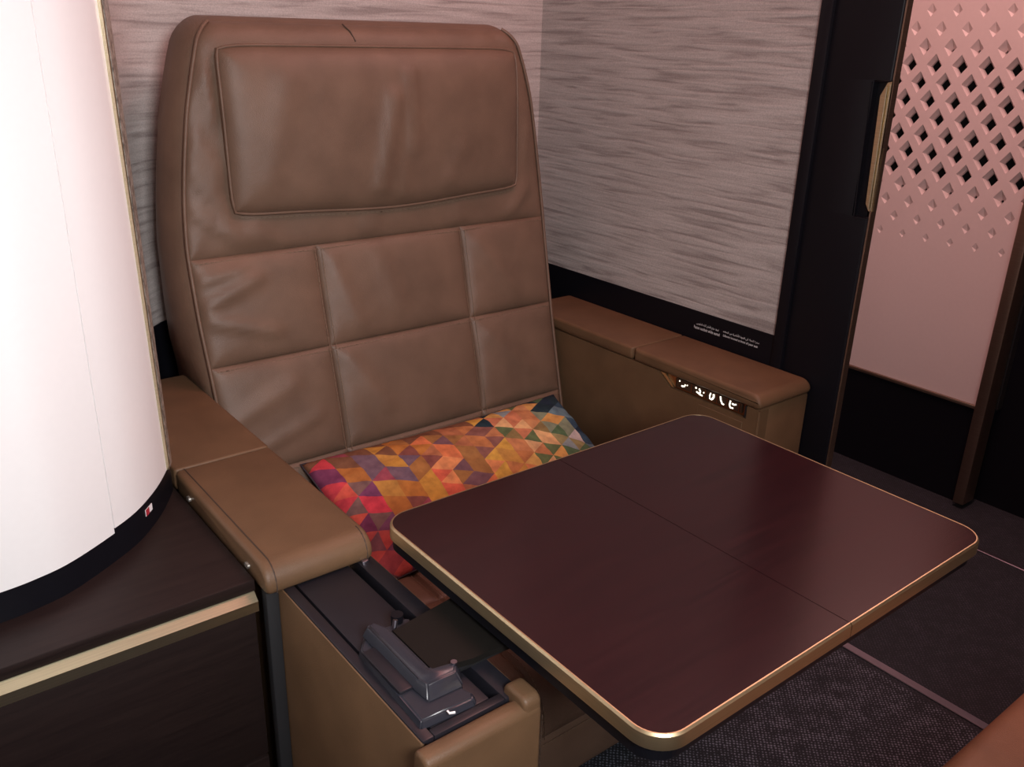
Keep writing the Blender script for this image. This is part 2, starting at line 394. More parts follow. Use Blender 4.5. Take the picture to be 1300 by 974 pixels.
# ---- left wall with two cabin windows
wl = bpy.data.objects.new('wall_left', None); COL.objects.link(wl); wl.location = W((-1.45, 0.5, ZF)); wl['_w'] = list(wl.location)
struct(wl, 'off-white cabin side wall with two windows')
X0, X1 = -1.5, -1.42
wy = [(-1.45, -0.95), (-0.70, -0.20)]; wz = (-0.70, 0.15)
mb = MB()
mb.box(X0, X1, -1.7, 3.1, ZF, wz[0]); mb.box(X0, X1, -1.7, 3.1, wz[1], 1.9)
ys = [-1.7, wy[0][0], wy[0][1], wy[1][0], wy[1][1], 3.1]
for k in (0, 2, 4): mb.box(X0, X1, ys[k], ys[k+1], wz[0], wz[1])
mb.build('lining', CEIL, wl)
for k, (a, b) in enumerate(wy):
    fr = MB(); o1 = rrect(a-0.02, b+0.02, wz[0]-0.02, wz[1]+0.02, 0.12); o2 = rrect(a+0.03, b-0.03, wz[0]+0.03, wz[1]-0.03, 0.10)
    fr.loft([[(X1+0.012, *p) for p in o1], [(X1+0.012, *p) for p in o2], [(X0, *p) for p in o2], [(X0, *p) for p in o1], [(X1+0.012, *p) for p in o1]], cap=False)
    w = fr.build('window_%d' % (k+1), WHITE); struct(w, 'rounded white cabin window frame %s' % ('nearer the cabinet' if k else 'further from the cabinet'))

# ================================================================ CABINET (dark wood, left)
cab = thing('cabinet', (-0.4, 1.9, ZF), 'dark wooden low cabinet with a pale gold finger strip, beside the left armrest', 'cabinet')
CX0, CX1, CYF, CZ = -1.40, 0.550, 1.50, -1.04
box('cabinet_top', DARKWOOD, cab, CX0, CX1, CYF, 2.86, CZ-0.027, CZ, 0.003, 2)
box('body', BLACKM, cab, CX0, CX1-0.004, CYF+0.03, 2.86, ZF+0.06, CZ-0.027)
box('plinth', BLACKM, cab, CX0, CX1-0.01, CYF+0.06, 2.8, ZF, ZF+0.06)
for xa, xb in ((-0.42, CX1-0.002), (CX0, -0.43)):
    MB().prism([(CYF+0.03, CZ-0.029), (CYF+0.004, CZ-0.029), (CYF-0.014, CZ-0.044), (CYF-0.014, CZ-0.067), (CYF+0.03, CZ-0.067)], 'x', xa, xb).build('gold_strip', GOLDP, cab, smooth=False)
    for za2, zb2 in ((-1.486, -1.114), (-1.835, -1.494)):
        dr = box('drawer', DARKWOOD, cab, xa+0.002, xb-0.002, CYF, CYF+0.03, za2, zb2, 0.003, 2)

# ================================================================ CURVED WHITE SCREEN on the cabinet
scr = thing('curved_screen', (0.0, 1.9, CZ), 'tall curved white privacy screen with a black base, standing on the dark cabinet', 'screen')
ctrl = [(-1.38, 1.625), (-0.9, 1.626), (-0.4, 1.628), (-0.1, 1.631), (0.115, 1.637), (0.2, 1.650), (0.261, 1.673), (0.351, 1.730), (0.414, 1.780), (0.475, 1.852), (0.520, 1.922), (0.547, 1.976), (0.553, 2.03)]
def cat(P, n=6):
    out = []
    for i in range(len(P)-1):
        p0, p1, p2, p3 = (Vector((*P[max(i-1, 0)], 0)), Vector((*P[i], 0)), Vector((*P[i+1], 0)), Vector((*P[min(i+2, len(P)-1)], 0)))
        for k in range(n):
            t = k/n
            q = 0.5*((2*p1)+(p2-p0)*t+(2*p0-5*p1+4*p2-p3)*t*t+(3*p1-p0-3*p2+p3)*t**3)
            out.append((q.x, q.y))
    return out+[P[-1]]
SC = cat(ctrl)
def sub(x0, x1):
    return [p for p in SC if x0 <= p[0] <= x1]
def sheet(pts, off, th, z0, z1):
    mb = MB(); P = [Vector((p[0], p[1], 0)) for p in pts]; loops = []
    for i, p in enumerate(P):
        d = (P[min(i+1, len(P)-1)]-P[max(i-1, 0)]).normalized(); n = Vector((d.y, -d.x, 0))
        a = p+n*off; b = p+n*(off-th)
        loops.append([(a.x, a.y, z0), (a.x, a.y, z1), (b.x, b.y, z1), (b.x, b.y, z0)])
    return mb.loft(loops)
sheet(SC, 0.0, 0.03, CZ, -0.968).build('base', BLACK, scr)
sheet(sub(-2, 0.3515), 0.003, 0.03, -0.976, 0.85).build('front_panel', WHITE, scr)
def sc_y(y):
    for p, q in zip(SC, SC[1:]):
        if p[1] <= y <= q[1]: return lerp(p[0], q[0], (y-p[1])/(q[1]-p[1]))
    return SC[-1][0]
def strip(yb0, yb1, yt0, yt1, off, th, n=14, z0=-0.968, z1=0.85):
    mb = MB(); loops = []
    for k in range(n+1):
        sec = []
        for y, z in ((lerp(yb0, yb1, k/n), z0), (lerp(yt0, yt1, k/n), z1)):
            d = Vector((sc_y(y+0.004)-sc_y(y-0.004), 0.008, 0)).normalized(); nn = Vector((d.y, -d.x, 0))
            p = Vector((sc_y(y), y, z)); sec.append((p+nn*off, p+nn*(off-th)))
        loops.append([sec[0][0], sec[1][0], sec[1][1], sec[0][1]])
    return mb.loft(loops)
E0, E1 = 1.932, 1.855          # the panel ends a little short at the top
strip(1.7318, 1.742, 1.7318, 1.742, -0.012, 0.01, 2).build('seam_backing', BLACKM, scr)
strip(1.7335, E0, 1.7335, E1, 0.0, 0.025).build('end_panel', WHITE, scr)
strip(E0, E0+0.006, E1, E1+0.006, 0.006, 0.02, 2).build('gold_edge', GOLDP, scr)
strip(E0+0.006, E0+0.014, E1+0.006, E1+0.014, -0.004, 0.02, 2).build('groove', BLACKM, scr)
strip(E0+0.014, E0+0.050, E1+0.014, E1+0.050, 0.005, 0.02, 4).build('silver_trim', SILVER, scr)
MB().prism([(CX0, 1.66), (0.10, 1.67), (0.25, 1.71), (0.40, 1.81), (0.455, 1.90), (0.49, 1.96), (0.515, 2.03), (0.540, 2.06), (0.540, 2.84), (CX0, 2.84)], 'z', CZ, 0.85).build('core', CEIL, scr, smooth=False)
# small warning sticker on the base
stp = [p for p in SC if 0.425 < p[0] < 0.462]
k0 = sheet(stp, 0.0012, 0.0012, -1.000, -0.985)
k0.build('sticker', PRINT, scr)
sheet(stp[len(stp)//2-1:len(stp)//2+1], 0.0018, 0.0006, -1.000, -0.985).build('sticker_mark', RED, scr)

# ================================================================ ARMCHAIR
XC = 1.46
ch = thing('armchair', (XC, 1.9, ZF), 'wide brown leather armchair with quilted backrest and padded headrest', 'armchair')
YF = [(-1.9, 2.19), (-1.466, 2.292), (-1.0, 2.405), (-0.8, 2.455), (-0.6, 2.496), (-0.45, 2.512), (-0.3, 2.518), (-0.15, 2.524), (0.0, 2.545), (0.05, 2.555)]
HW = [(-1.9, 0.652), (-1.0, 0.654), (-0.8, 0.660), (-0.6, 0.660), (-0.48, 0.650), (-0.36, 0.634), (-0.22, 0.610), (-0.115, 0.582), (-0.035, 0.556), (0.03, 0.53)]
def smooth_tab(tab, z, w=0.06): return sum(interp(tab, z+k*w/3) for k in range(-3, 4))/7
def rin(z):
    t = min(1, max(0, (z+0.055)/0.0725)); return 0.06*(1-math.sqrt(1-t*t))
def yf(z): return smooth_tab(YF, z)+rin(z)
def hw(z): return smooth_tab(HW, z, 0.03)-rin(z)*1.1
def bn(z):
    d = (yf(z+0.004)-yf(z-0.004))/0.008 if z < -0.005 else (yf(-0.001)-yf(-0.009))/0.008
    n = Vector((0, -1, d)); return n.normalized()
def back_pt(x, z, h): return Vector((x, yf(z), z))+bn(z)*h
YBK = 2.74
# shell
mb = MB(); loops = []
zs = [-1.60+0.05*i for i in range(31)] + [-0.08, -0.05, -0.03, -0.012, 0.0, 0.006, 0.010, 0.0135, 0.0158, 0.0170, 0.01745]
for z in zs:
    ins = rin(z); h = hw(z); y0, y1 = yf(z)+0.010, YBK-ins*0.3-0.03*max(0, z+0.6); kk = min(1.0, (y1-y0)/0.2)
    wob = 0.010*noise.noise((0, 0, z*14))
    lp = []
    bul = 0.024*min(1, max(0, (z+1.02)/0.12))
    for (sx, a) in ((1, 0), (-1, 1)):
        pts = [(h-0.045, y0), (h-0.018, y0+0.004*kk), (h-0.004, y0+0.014*kk), (h+0.003+bul*0.3, y0+0.04*kk), (h+bul*0.8+wob, y0+0.075*kk), (h+bul, y0+0.12*kk+0.5*wob), (h+bul*0.5, y1-0.05*kk), (h-0.02, y1-0.012*kk), (h-0.07, y1)]
        if sx == -1: pts = pts[::-1]
        lp += [(XC+sx*p[0], p[1], z) for p in pts]
    loops.append(lp)
mb.loft(loops)
shell = mb.build('backrest', LEATHER, ch, angle=60)

def wrinkle(s, t, amp, ang, fs, ft, seed):
    c, s_ = math.cos(ang), math.sin(ang)
    a, b = c*s+s_*t, -s_*s+c*t
    v = noise.noise((a*fs+seed, b*ft, seed*1.7))+0.5*noise.noise((a*fs*2+seed, b*ft*2.1, seed*0.7))
    return amp*v
def panel(name, x0f, x1f, z0, z1, puff, parent, seed, nx=26, nz=26, wamp=0.004, wang=0.5, ridges=(), deep=0.010, lift=0.006, rnd=0.016, mat=LEATHER):
    mb = MB()
    def F(a, b):
        z = lerp(z0, z1, b); x = lerp(x0f(z), x1f(z), a)
        w_ = x1f(z)-x0f(z); hh = abs(z1-z0)
        d = min(a*w_, (1-a)*w_, b*hh, (1-b)*hh)
        e = 1-math.exp(-d/rnd)
        h = lift-deep+deep*e + puff*math.sqrt(max(0, (1-(2*a-1)**2)*(1-(2*b-1)**2)))
        side = math.exp(-min(a, 1-a)*w_/0.12)
        h += e*wrinkle(x, z, wamp*(0.35+0.9*side), wang if a < 0.5 else -wang, 3.5, 15, seed)
        for (xa, za, xb, zb, am, wd_) in ridges:
            t = min(1, max(0, ((x-xa)*(xb-xa)+(z-za)*(zb-za))/((xb-xa)**2+(zb-za)**2)))
            dx = x-lerp(xa, xb, t); dz = z-lerp(za, zb, t)
            h += 2.1*e*am*math.exp(-(dx*dx+dz*dz)/(wd_*wd_*0.75))
        return back_pt(x, z, h)
    mb.grid(F, edgy(0, 1, nx), edgy(0, 1, nz))
    return mb.build(name, mat, parent, recalc=False, angle=80)
eL = lambda z: XC-hw(z)+0.014
eR = lambda z: XC+hw(z)-0.014
c1 = lambda z: 1.203; c2 = lambda z: 1.742
Z1, Z2, Z3, Z4 = -0.628, -0.935, -1.262, -1.56
panel('upper_panel', eL, eR, Z1, 0.006, 0.012, shell, 1.0, 60, 30, 0.006, 0.9,
      ridges=[(0.86, -0.30, 0.92, -0.40, 0.005, 0.02), (0.84, -0.38, 0.93, -0.50, 0.006, 0.02), (0.83, -0.48, 0.96, -0.60, 0.006, 0.02), (0.91, -0.12, 0.925, -0.25, 0.005, 0.016), (2.04, -0.30, 2.02, -0.42, 0.004, 0.02), (1.02, -0.60, 0.93, -0.54, 0.006, 0.02), (1.10, -0.615, 1.0, -0.55, 0.006, 0.018), (1.40, -0.61, 1.38, -0.55, 0.006, 0.014), (1.72, -0.61, 1.74, -0.55, 0.006, 0.014), (1.95, -0.60, 2.03, -0.52, 0.006, 0.02)])
cols = [(eL, c1), (c1, c2), (c2, eR)]
rw = {(0, 0): [(0.83, -0.76, 0.99, -0.70, 0.006, 0.022), (0.83, -0.80, 1.02, -0.86, 0.006, 0.022), (0.83, -0.69, 0.95, -0.67, 0.004, 0.02)],
      (1, 0): [(1.24, -0.68, 1.30, -0.88, 0.004, 0.03), (1.40, -0.66, 1.45, -0.85, 0.003, 0.03)],
      (2, 0): [(1.80, -0.69, 1.92, -0.85, 0.003, 0.03)],
      (0, 1): [(0.85, -1.10, 1.05, -1.02, 0.004, 0.03), (0.90, -1.20, 1.12, -1.13, 0.004, 0.02)],
      (1, 1): [(1.25, -0.98, 1.35, -1.15, 0.004, 0.03)], (2, 1): [(1.80, -1.0, 1.95, -1.15, 0.003, 0.03)]}
for j, (za3, zb3) in enumerate(((Z2, Z1), (Z3, Z2), (Z4, Z3))):
    for i, (a, b) in enumerate(cols):
        panel('quilted_panel', a, b, za3, zb3, 0.020 if j < 2 else 0.012, shell, 3.1*i+7.7*j+2, 30, 28, 0.003, 0.35, ridges=rw.get((i, j), ()))
# piping up both edges and over the top
for sgn in (-1, 1):
    pts = []
    z = -1.55
    while z < 0.008: pts.append(back_pt(XC+sgn*(hw(z)-0.010), z, 0.000)); z += 0.03 if z < -0.1 else 0.006
    MB().tube(pts, 0.0055, 8).build('piping', LEATHER, shell, angle=80)
# stitches beside the seams
mb = MB()
def seam_h(z, o, x0, x1): mb.dashes([back_pt(lerp(x0, x1, k/40), z+o, 0.0085) for k in range(41)], 0.0095, 0.004, 0.0011)
for z in (Z1, Z2, Z3): seam_h(z, -0.012, eL(z)+0.01, eR(z)-0.01)
for x in (1.203, 1.742):
    for o in (-0.011, 0.011): mb.dashes([back_pt(x+o, lerp(Z1-0.012, Z4, k/40), 0.0085) for k in range(41)], 0.0095, 0.004, 0.0011)
mb.build('stitching', THREAD, shell)
# short seam on the top edge
MB().tube([back_pt(1.385, -0.045, 0.012), back_pt(1.375, -0.02, 0.010), back_pt(1.360, 0.0, 0.008)], 0.0022, 6).build('top_seam', THREADD, shell)

# headrest cushion
HX0, HX1, HZ0, HZ1 = 0.945, 1.985, -0.520, -0.055
def head_pt(a, b):
    z = lerp(HZ0, HZ1, b); x = lerp(HX0+0.0, HX1, a)
    sag = -0.016*math.sin(math.pi*a)*(1-b) + 0.004*math.sin(9*a)*(1-b)
    z += sag
    x = 0.5*(HX0+HX1)+(x-0.5*(HX0+HX1))*(1-0.016*abs(2*b-1)**12); z = 0.5*(HZ0+HZ1)+(z-0.5*(HZ0+HZ1))*(1-0.05*abs(2*a-1)**16)
    w_, hh = HX1-HX0, HZ1-HZ0
    d = min(a*w_, (1-a)*w_, b*hh, (1-b)*hh)
    e = 1-math.exp(-d/0.022)
    h = 0.012+0.026*e+0.032*math.sqrt(max(0, (1-(2*a-1)**4)*(1-(2*b-1)**2)))
    for (xa, za, xb, zb, am, wd_) in ((1.475, -0.20, 1.415, -0.47, 0.0075, 0.026), (1.535, -0.13, 1.535, -0.36, 0.006, 0.020), (1.50, -0.40, 1.50, -0.50, 0.004, 0.02), (1.72, -0.36, 1.67, -0.47, 0.0035, 0.03), (1.13, -0.15, 1.05, -0.42, 0.003, 0.05)):
        t = min(1, max(0, ((x-xa)*(xb-xa)+(z-za)*(zb-za))/((xb-xa)**2+(zb-za)**2)))
        dx = x-lerp(xa, xb, t); dz = z-lerp(za, zb, t)
        h += 2.1*e*am*math.exp(-(dx*dx+dz*dz)/(wd_*wd_*0.75))
    h += e*wrinkle(x, z, 0.0025, 1.3, 3, 8, 5.5)
    return back_pt(x, z, h)
hr = MB().grid(head_pt, edgy(0, 1, 70), edgy(0, 1, 40)).build('headrest', LEATHER, ch, recalc=False, angle=80)
bord = [(t/40, 0) for t in range(40)]+[(1, t/20) for t in range(20)]+[(1-t/40, 1) for t in range(40)]+[(0, 1-t/20) for t in range(20)]
MB().tube([head_pt(min(max(a, 0.004), 0.996), min(max(b, 0.008), 0.992))+Vector((0, -0.004, 0)) for a, b in bord], 0.0048, 8, True).build('piping', LEATHER, hr, angle=80)
# flap from headrest edge to backrest so the border is closed
mb = MB(); lo = [[head_pt(a, b) for a, b in bord], [head_pt(a, b)+Vector((0, 0.05, 0)) for a, b in bord]]
mb.loft(lo, cap=False).build('border', LEATHER, hr, angle=80)
MB().dashes([head_pt(t/60, 0.0)+Vector((0, -0.006, -0.009)) for t in range(1, 60)], 0.0095, 0.004, 0.0011).build('stitching', THREAD, hr)

# seat cushion: a profile in y,z swept across, cut into stitched panels
prof = [(2.36, -1.488), (1.42, -1.488)] + [(1.42+0.11*math.cos(math.radians(a)), -1.598+0.11*math.sin(math.radians(a))) for a in range(95, 181, 8)] + [(1.305, -1.65), (1.30, -1.83)]
plen = [0]
for p, q in zip(prof, prof[1:]): plen.append(plen[-1]+math.hypot(q[0]-p[0], q[1]-p[1]))
PT = plen[-1]
def prof_at(t):
    t = min(max(t, 0), PT)
    for i in range(len(prof)-1):
        if t <= plen[i+1] or i == len(prof)-2:
            f = (t-plen[i])/(plen[i+1]-plen[i]); p, q = prof[i], prof[i+1]
            return Vector((lerp(p[0], q[0], f), lerp(p[1], q[1], f)))
def seat_pt(x, t, h):
    p = (prof_at(t-0.02)+prof_at(t)+prof_at(t+0.02))/3
    d = prof_at(t+0.03)-prof_at(t-0.03); d.normalize(); n = Vector((-d.y, d.x))
    if n.y < 0 and abs(n.y) > abs(n.x): n = -n
    if abs(n.x) >= abs(n.y) and n.x > 0: n = -n
    q = p+n*h
    return Vector((x, q.x, q.y))
seat = MB().prism([(2.36, -1.513), (1.42, -1.513)]+[(1.42+0.085*math.cos(math.radians(a)), -1.598+0.085*math.sin(math.radians(a))) for a in range(95, 181, 17)]+[(1.325, -1.83), (2.36, -1.83)], 'x', 0.822, 2.108).build('seat_cushion', LEATHER, ch, angle=60)
TS = [0.0, 0.60, 1.095, PT-0.004]
def tz(zv):
    for k in range(400):
        t = PT*k/400
        if prof_at(t).y < zv: return t
    return PT
TS[2] = tz(-1.655)
for j in range(3):
    for i, (xa, xb) in enumerate(((0.822, 1.165), (1.165, 1.755), (1.755, 2.108))):
        if j == 2 and i > 0: continue
        if j == 2: xa, xb = 0.822, 2.108
        mb = MB(); t0, t1 = TS[j], TS[j+1]
        def F(a, b):
            x = lerp(xa, xb, a); t = lerp(t0, t1, b); w_, hh = xb-xa, t1-t0
            d = min(a*w_, (1-a)*w_, b*hh, (1-b)*hh); e = 1-math.exp(-d/0.016)
            h = -0.006+0.012*e+(0.014 if j < 2 else 0.004)*math.sqrt(max(0, (1-(2*a-1)**2)*(1-(2*b-1)**2)))+e*wrinkle(x, t, 0.004, 0.2, 3, 11, i*3+j*5+0.5)
            return seat_pt(x, t, h)
        mb.grid(F, edgy(0, 1, 24), edgy(0, 1, 30)).build('seat_panel', LEATHER, seat, recalc=False, angle=80)
mb = MB()
for x in (1.165, 1.755):
    for o in (-0.010, 0.010): mb.dashes([seat_pt(x+o, lerp(0.05, TS[2], k/80), 0.0075) for k in range(81)], 0.0095, 0.004, 0.0011)
mb.dashes([seat_pt(lerp(0.83, 2.1, k/20), TS[2]+0.010, 0.0075) for k in range(21)], 0.0095, 0.004, 0.0011)
mb.build('stitching', THREAD, seat)
box('seat_base', BLACKM, ch, 0.85, 2.08, 1.36, 2.6, ZF, -1.83)

# ================================================================ ARMREST CONSOLES
def cap_profile(y0, y1, z0, z1, rf, rb):
    """front (y0) rolled with radius rf, back edge radius rb"""
    P = [(y1, z0), (y1, z1-rb)] + arc(y1-rb, z1-rb, rb, 0, 90, 4)[1:]
    P += arc(y0+rf, z1-rf, rf, 90, 180, 8)
    P += [(y0, z0+0.018)] + arc(y0+0.016, z0+0.016, 0.016, 180, 270, 4)[1:]
    return P
def cap(name, parent, x0, x1, y0, y1, z0, z1, rf, rb, r):
    return MB().prism(cap_profile(y0, y1, z0, z1, rf, rb), 'x', x0, x1, r).build(name, LEATHER2, parent, angle=50)
# ---- left console, opened for the table
lc = thing('armrest_console', (0.69, 1.9, ZF), 'brown leather armrest beside the dark cabinet, its front open with a black stowage bay', 'armrest')
BX0, BX1, BYF, BZ = 0.590, 0.800, 0.945, -1.062
mb = MB()
mb.box(BX0+0.006, BX1-0.006, BYF, 2.60, ZF, -1.12)
mb.box(BX0, BX0+0.014, BYF, 2.60, ZF, BZ, 0.003, 2); mb.box(BX1-0.012, BX1, BYF, 2.60, ZF, BZ, 0.003, 2)
mb.box(BX0, BX1, 1.50, 2.60, -1.13, BZ, 0.003, 2)
mb.build('body', LEATHER2, lc)
fp = MB()
fp.prism(rrect(0.900, BYF-0.002, ZF, BZ+0.006, 0.018, 5), 'x', 0.572, 0.806, 0.008)
fpo = fp.build('front_panel', LEATHER2, lc, angle=50)
MB().prism(rrect(0.902, BYF+0.020, -1.10, BZ+0.022, 0.016, 5), 'x', 0.768, 0.806, 0.008).build('corner_pad', LEATHER2, fpo, angle=50)
MB().dashes([(0.8035, 0.898, lerp(BZ-0.02, ZF+0.02, k/10)) for k in range(11)], 0.009, 0.005, 0.0012).build('stitching', THREADD, fpo)
MB().dashes([(0.592, 0.898, lerp(BZ-0.01, ZF+0.02, k/10)) for k in range(11)], 0.009, 0.005, 0.0012).build('stitching', THREADD, fpo)
cfr = cap('front_cap', lc, 0.556, 0.797, 1.456, 1.978, -1.064, -1.0, 0.046, 0.006, 0.012)
MB().tube([(0.578, 1.975, -0.9995), (0.578, 1.51, -0.9995)]+[(0.578, 1.502-0.0455*math.cos(math.radians(a)), -1.046+0.0462*math.sin(math.radians(a))) for a in (80, 60, 40, 20, 0)]+[(0.578, 1.456, -1.058)], 0.0016, 5).build('seam', THREADD, cfr)
MB().tube([(0.783, 1.505, -0.9997)]+[(0.783, 1.502-0.0455*math.cos(math.radians(a)), -1.046+0.0462*math.sin(math.radians(a))) for a in (80, 60, 40, 20, 0)]+[(0.783, 1.456, -1.058)], 0.0014, 5).build('seam', THREADD, cfr)
cap('rear_cap', lc, 0.556, 0.797, 1.984, 2.60, -1.062, -1.0, 0.006, 0.01, 0.012)
for yy in (1.545, 1.885):
    MB().prism(rrect(yy-0.009, yy+0.009, -1.037, -1.027, 0.004, 3), 'x', 0.551, 0.558).build('clip', SILVER, lc)
box('hinge_pin', STEEL, lc, 0.766, 0.782, 1.448, 1.463, -1.066, -1.054, 0.003, 2)
box('gasket', BLACKM, lc, 0.560, 0.589, 1.475, 1.50, ZF, -1.058, 0.005, 2)
# black stowage bay
bay = MB()
bay.box(BX0+0.003, BX0+0.026, BYF, 1.498, -1.12, BZ+0.003, 0.003, 2)
bay.box(0.760, 0.797, BYF, 1.498, -1.12, BZ+0.003, 0.003, 2)
bay.box(BX0+0.026, 0.760, BYF, BYF+0.018, -1.12, BZ+0.003, 0.002, 2)
bayo = bay.build('stowage_bay', CHAR, lc)
box('bay_floor', BLACKM, bayo, BX0+0.02, 0.77, BYF, 1.498, -1.12, -1.10)
box('lid_panel', CHAR, bayo, BX0+0.032, 0.742, 0.966, 1.498, -1.10, -1.062, 0.003, 2)
MB().tube([(0.751, 1.495, -1.092), (0.751, 0.98, -1.092)], 0.004, 6).build('slide_rail', BLACKM, bayo)

# ---- right console with the controls
rc = thing('armrest_console', (2.26, 2.0, ZF), 'brown leather armrest under the fabric wall, with lit seat controls in its side', 'armrest')
RX0, RX1, RYF = 2.130, 2.384, 1.470
# body with a notch for the control panel: built as side slabs around it
mb = MB()
NY0, NY1, NZ = 1.512, 1.885, -1.090
mb.box(RX0+0.05, RX1, RYF, 2.62, ZF, -1.047, 0.006, 2)
out = [(2.62, -1.047), (1.888, -1.047), (1.825, NZ), (NY0, NZ), (NY0, -1.047), (RYF+0.006, -1.047), (RYF, -1.053), (RYF, ZF), (2.62, ZF)]
mb.prism(out, 'x', RX0, RX0+0.052)
mb.build('body', LEATHER2, rc, angle=30)
MB().tube([(RX0+0.004, RYF-0.001, -1.05), (RX0+0.004, RYF-0.001, ZF+0.01)], 0.005, 8).build('piping', LEATHER2, rc)
cap('front_cap', rc, RX0-0.006, RX1, 1.462, 1.997, -1.047, -1.0, 0.034, 0.005, 0.014)
cap('rear_cap', rc, RX0-0.006, RX1, 2.003, 2.62, -1.047, -1.0, 0.005, 0.01, 0.014)
pn = MB().prism([(1.882, -1.047), (1.822, NZ+0.002), (NY0+0.002, NZ+0.002), (NY0+0.002, -1.047)], 'x', RX0+0.012, RX0+0.05).build('control_panel', CTRL, rc, smooth=False)
MB().prism([(1.874, -1.049), (1.820, -1.086), (1.812, -1.086), (1.852, -1.049)], 'x', RX0+0.004, RX0+0.013).build('panel_lip', GOLD, pn, smooth=False)
box('dark_end', BLACKM, pn, RX0+0.003, RX0+0.013, NY0+0.002, NY0+0.010, -1.088, -1.05)
box('control_strip', CTRLD, pn, RX0+0.006, RX0+0.013, 1.535, 1.806, -1.080, -1.050)
XI = RX0+0.0052
def icon(y, shapes):
    mb = MB()
    for s in shapes:
        if s[0] == 'l': mb.tube([(XI, y-a*0.001, -1.065+b*0.001) for a, b in s[1]], s[2]*0.0008, 6)
        else: mb.tube([(XI+0.0006, y-s[1]*0.001, -1.065+s[2]*0.001), (XI-0.0006, y-s[1]*0.001, -1.065+s[2]*0.001)], s[3]*0.0008, 10)
    return mb.build('button_icon', GLOW, pn)
icon(1.776, [('c', -14, 9, 3), ('l', [(-4, -4), (0, -6), (8, -3), (11, 4)], 3), ('c', 1, -5, 3.6), ('c', 19, 4, 2.6)])
icon(1.706, [('c', -14, 8, 4), ('l', [(-10, -4), (6, -9), (15, -10)], 2.8), ('l', [(-1, 9), (5, 2), (3, -6)], 3), ('c', 19, 2, 3)])
icon(1.651, [('l', [(-8, 10), (-11, 0), (-9, -9), (0, -10)], 2.8), ('l', [(4, 10), (5, 0), (0, -8)], 4)])
icon(1.612, [('l', [(-8, 12), (-5, 0), (2, -10), (9, -10)], 3)])
icon(1.570, [('l', [(-10, 11), (-12, -3), (-8, -11), (3, -10)], 3), ('l', [(-2, 4), (6, 3), (13, 6)], 3.2)])
for y in (1.806, 1.738, 1.680, 1.632, 1.592, 1.545):
    box('divider', CTRL, pn, XI-0.0008, XI+0.001, y-0.001, y+0.001, -1.080, -1.050)
fp2 = box('flap', LEATHER2, rc, RX0-0.002, RX0+0.003, 1.522, 1.70, -1.40, NZ-0.014, 0.002, 1)

# ================================================================ TRAY TABLE
TZ = -0.960
TX0, TX1, TY0, TY1, XS = 0.806, 1.812, 0.643, 1.444, 1.300
tb = thing('tray_table', (1.3, 1.05, TZ-0.07), 'dark mahogany bifold tray table with gold edging, swung out over the seat', 'table')
RC = 0.060
def leaf_outline(x0, x1, left, ins):
    x0 += ins if left else 0; x1 -= 0 if left else ins
    y0, y1, r = TY0+ins, TY1-ins, RC-ins
    if left: return [(x1, y0), (x1, y1)] + arc(x0+r, y1-r, r, 90, 180, 10) + arc(x0+r, y0+r, r, 180, 270, 10)
    return [(x0, y1), (x0, y0)] + arc(x1-r, y0+r, r, 270, 360, 10) + arc(x1-r, y1-r, r, 0, 90, 10)
for left, (xa, xb) in ((True, (TX0, XS-0.0008)), (False, (XS+0.0008, TX1))):
    lf = MB(); o = leaf_outline(xa, xb, left, 0.006)
    lf.loft([[(*p, TZ-0.02) for p in o], [(*p, TZ) for p in o]])
    lo_ = lf.build('table_leaf', TABLE, tb, smooth=False)
    ed = MB(); rings = []
    for ins, z in ((0.0062, TZ-0.004), (0.0062, TZ+0.0008), (0.0040, TZ+0.0008), (0.0006, TZ-0.003), (0.0, TZ-0.006), (0.0, TZ-0.028), (0.003, TZ-0.031), (0.02, TZ-0.031)):
        rings.append([(*p, z) for p in leaf_outline(xa, xb, left, ins)])
    # edging runs round three sides only
    n = len(rings[0]); ed.loft([[r[i] for r in rings] for i in list(range(1, n))+[0]], cap=False, closed=False)
    ed.build('gold_edging', GOLD, lo_, angle=24)
    un = MB(); o = leaf_outline(xa, xb, left, 0.012)
    un.loft([[(*p, TZ-0.0305) for p in o], [(*p, TZ-0.02) for p in o]]).build('underside', BLACKM, lo_, smooth=False)
fr = MB()
fr.prism(rrect(TX0+0.007, TX1-0.012, TY0+0.012, TY1-0.007, 0.05), 'z', TZ-0.056, TZ-0.031).build('under_frame', BLACK, tb, smooth=False)
# arm plate from the stowage bay to the table
pl = MB(); zt = -1.030
pl.loft([[(0.682, 1.052, z), (0.757, 1.034, z), (0.79, 1.034, z), (1.02, 1.005, z), (1.02, 1.212, z), (0.824, 1.205, z), (0.682, 1.184, z)] for z in (zt-0.012, zt)]).build('support_arm', PLATE, tb, smooth=False)
box('arm_post', BLACK, tb, 0.86, 1.0, 1.03, 1.18, zt, TZ-0.05, 0.004, 2)
box('arm_underside', BLACKM, tb, 0.70, 1.0, 1.045, 1.19, zt-0.03, zt-0.012, 0.004, 2)
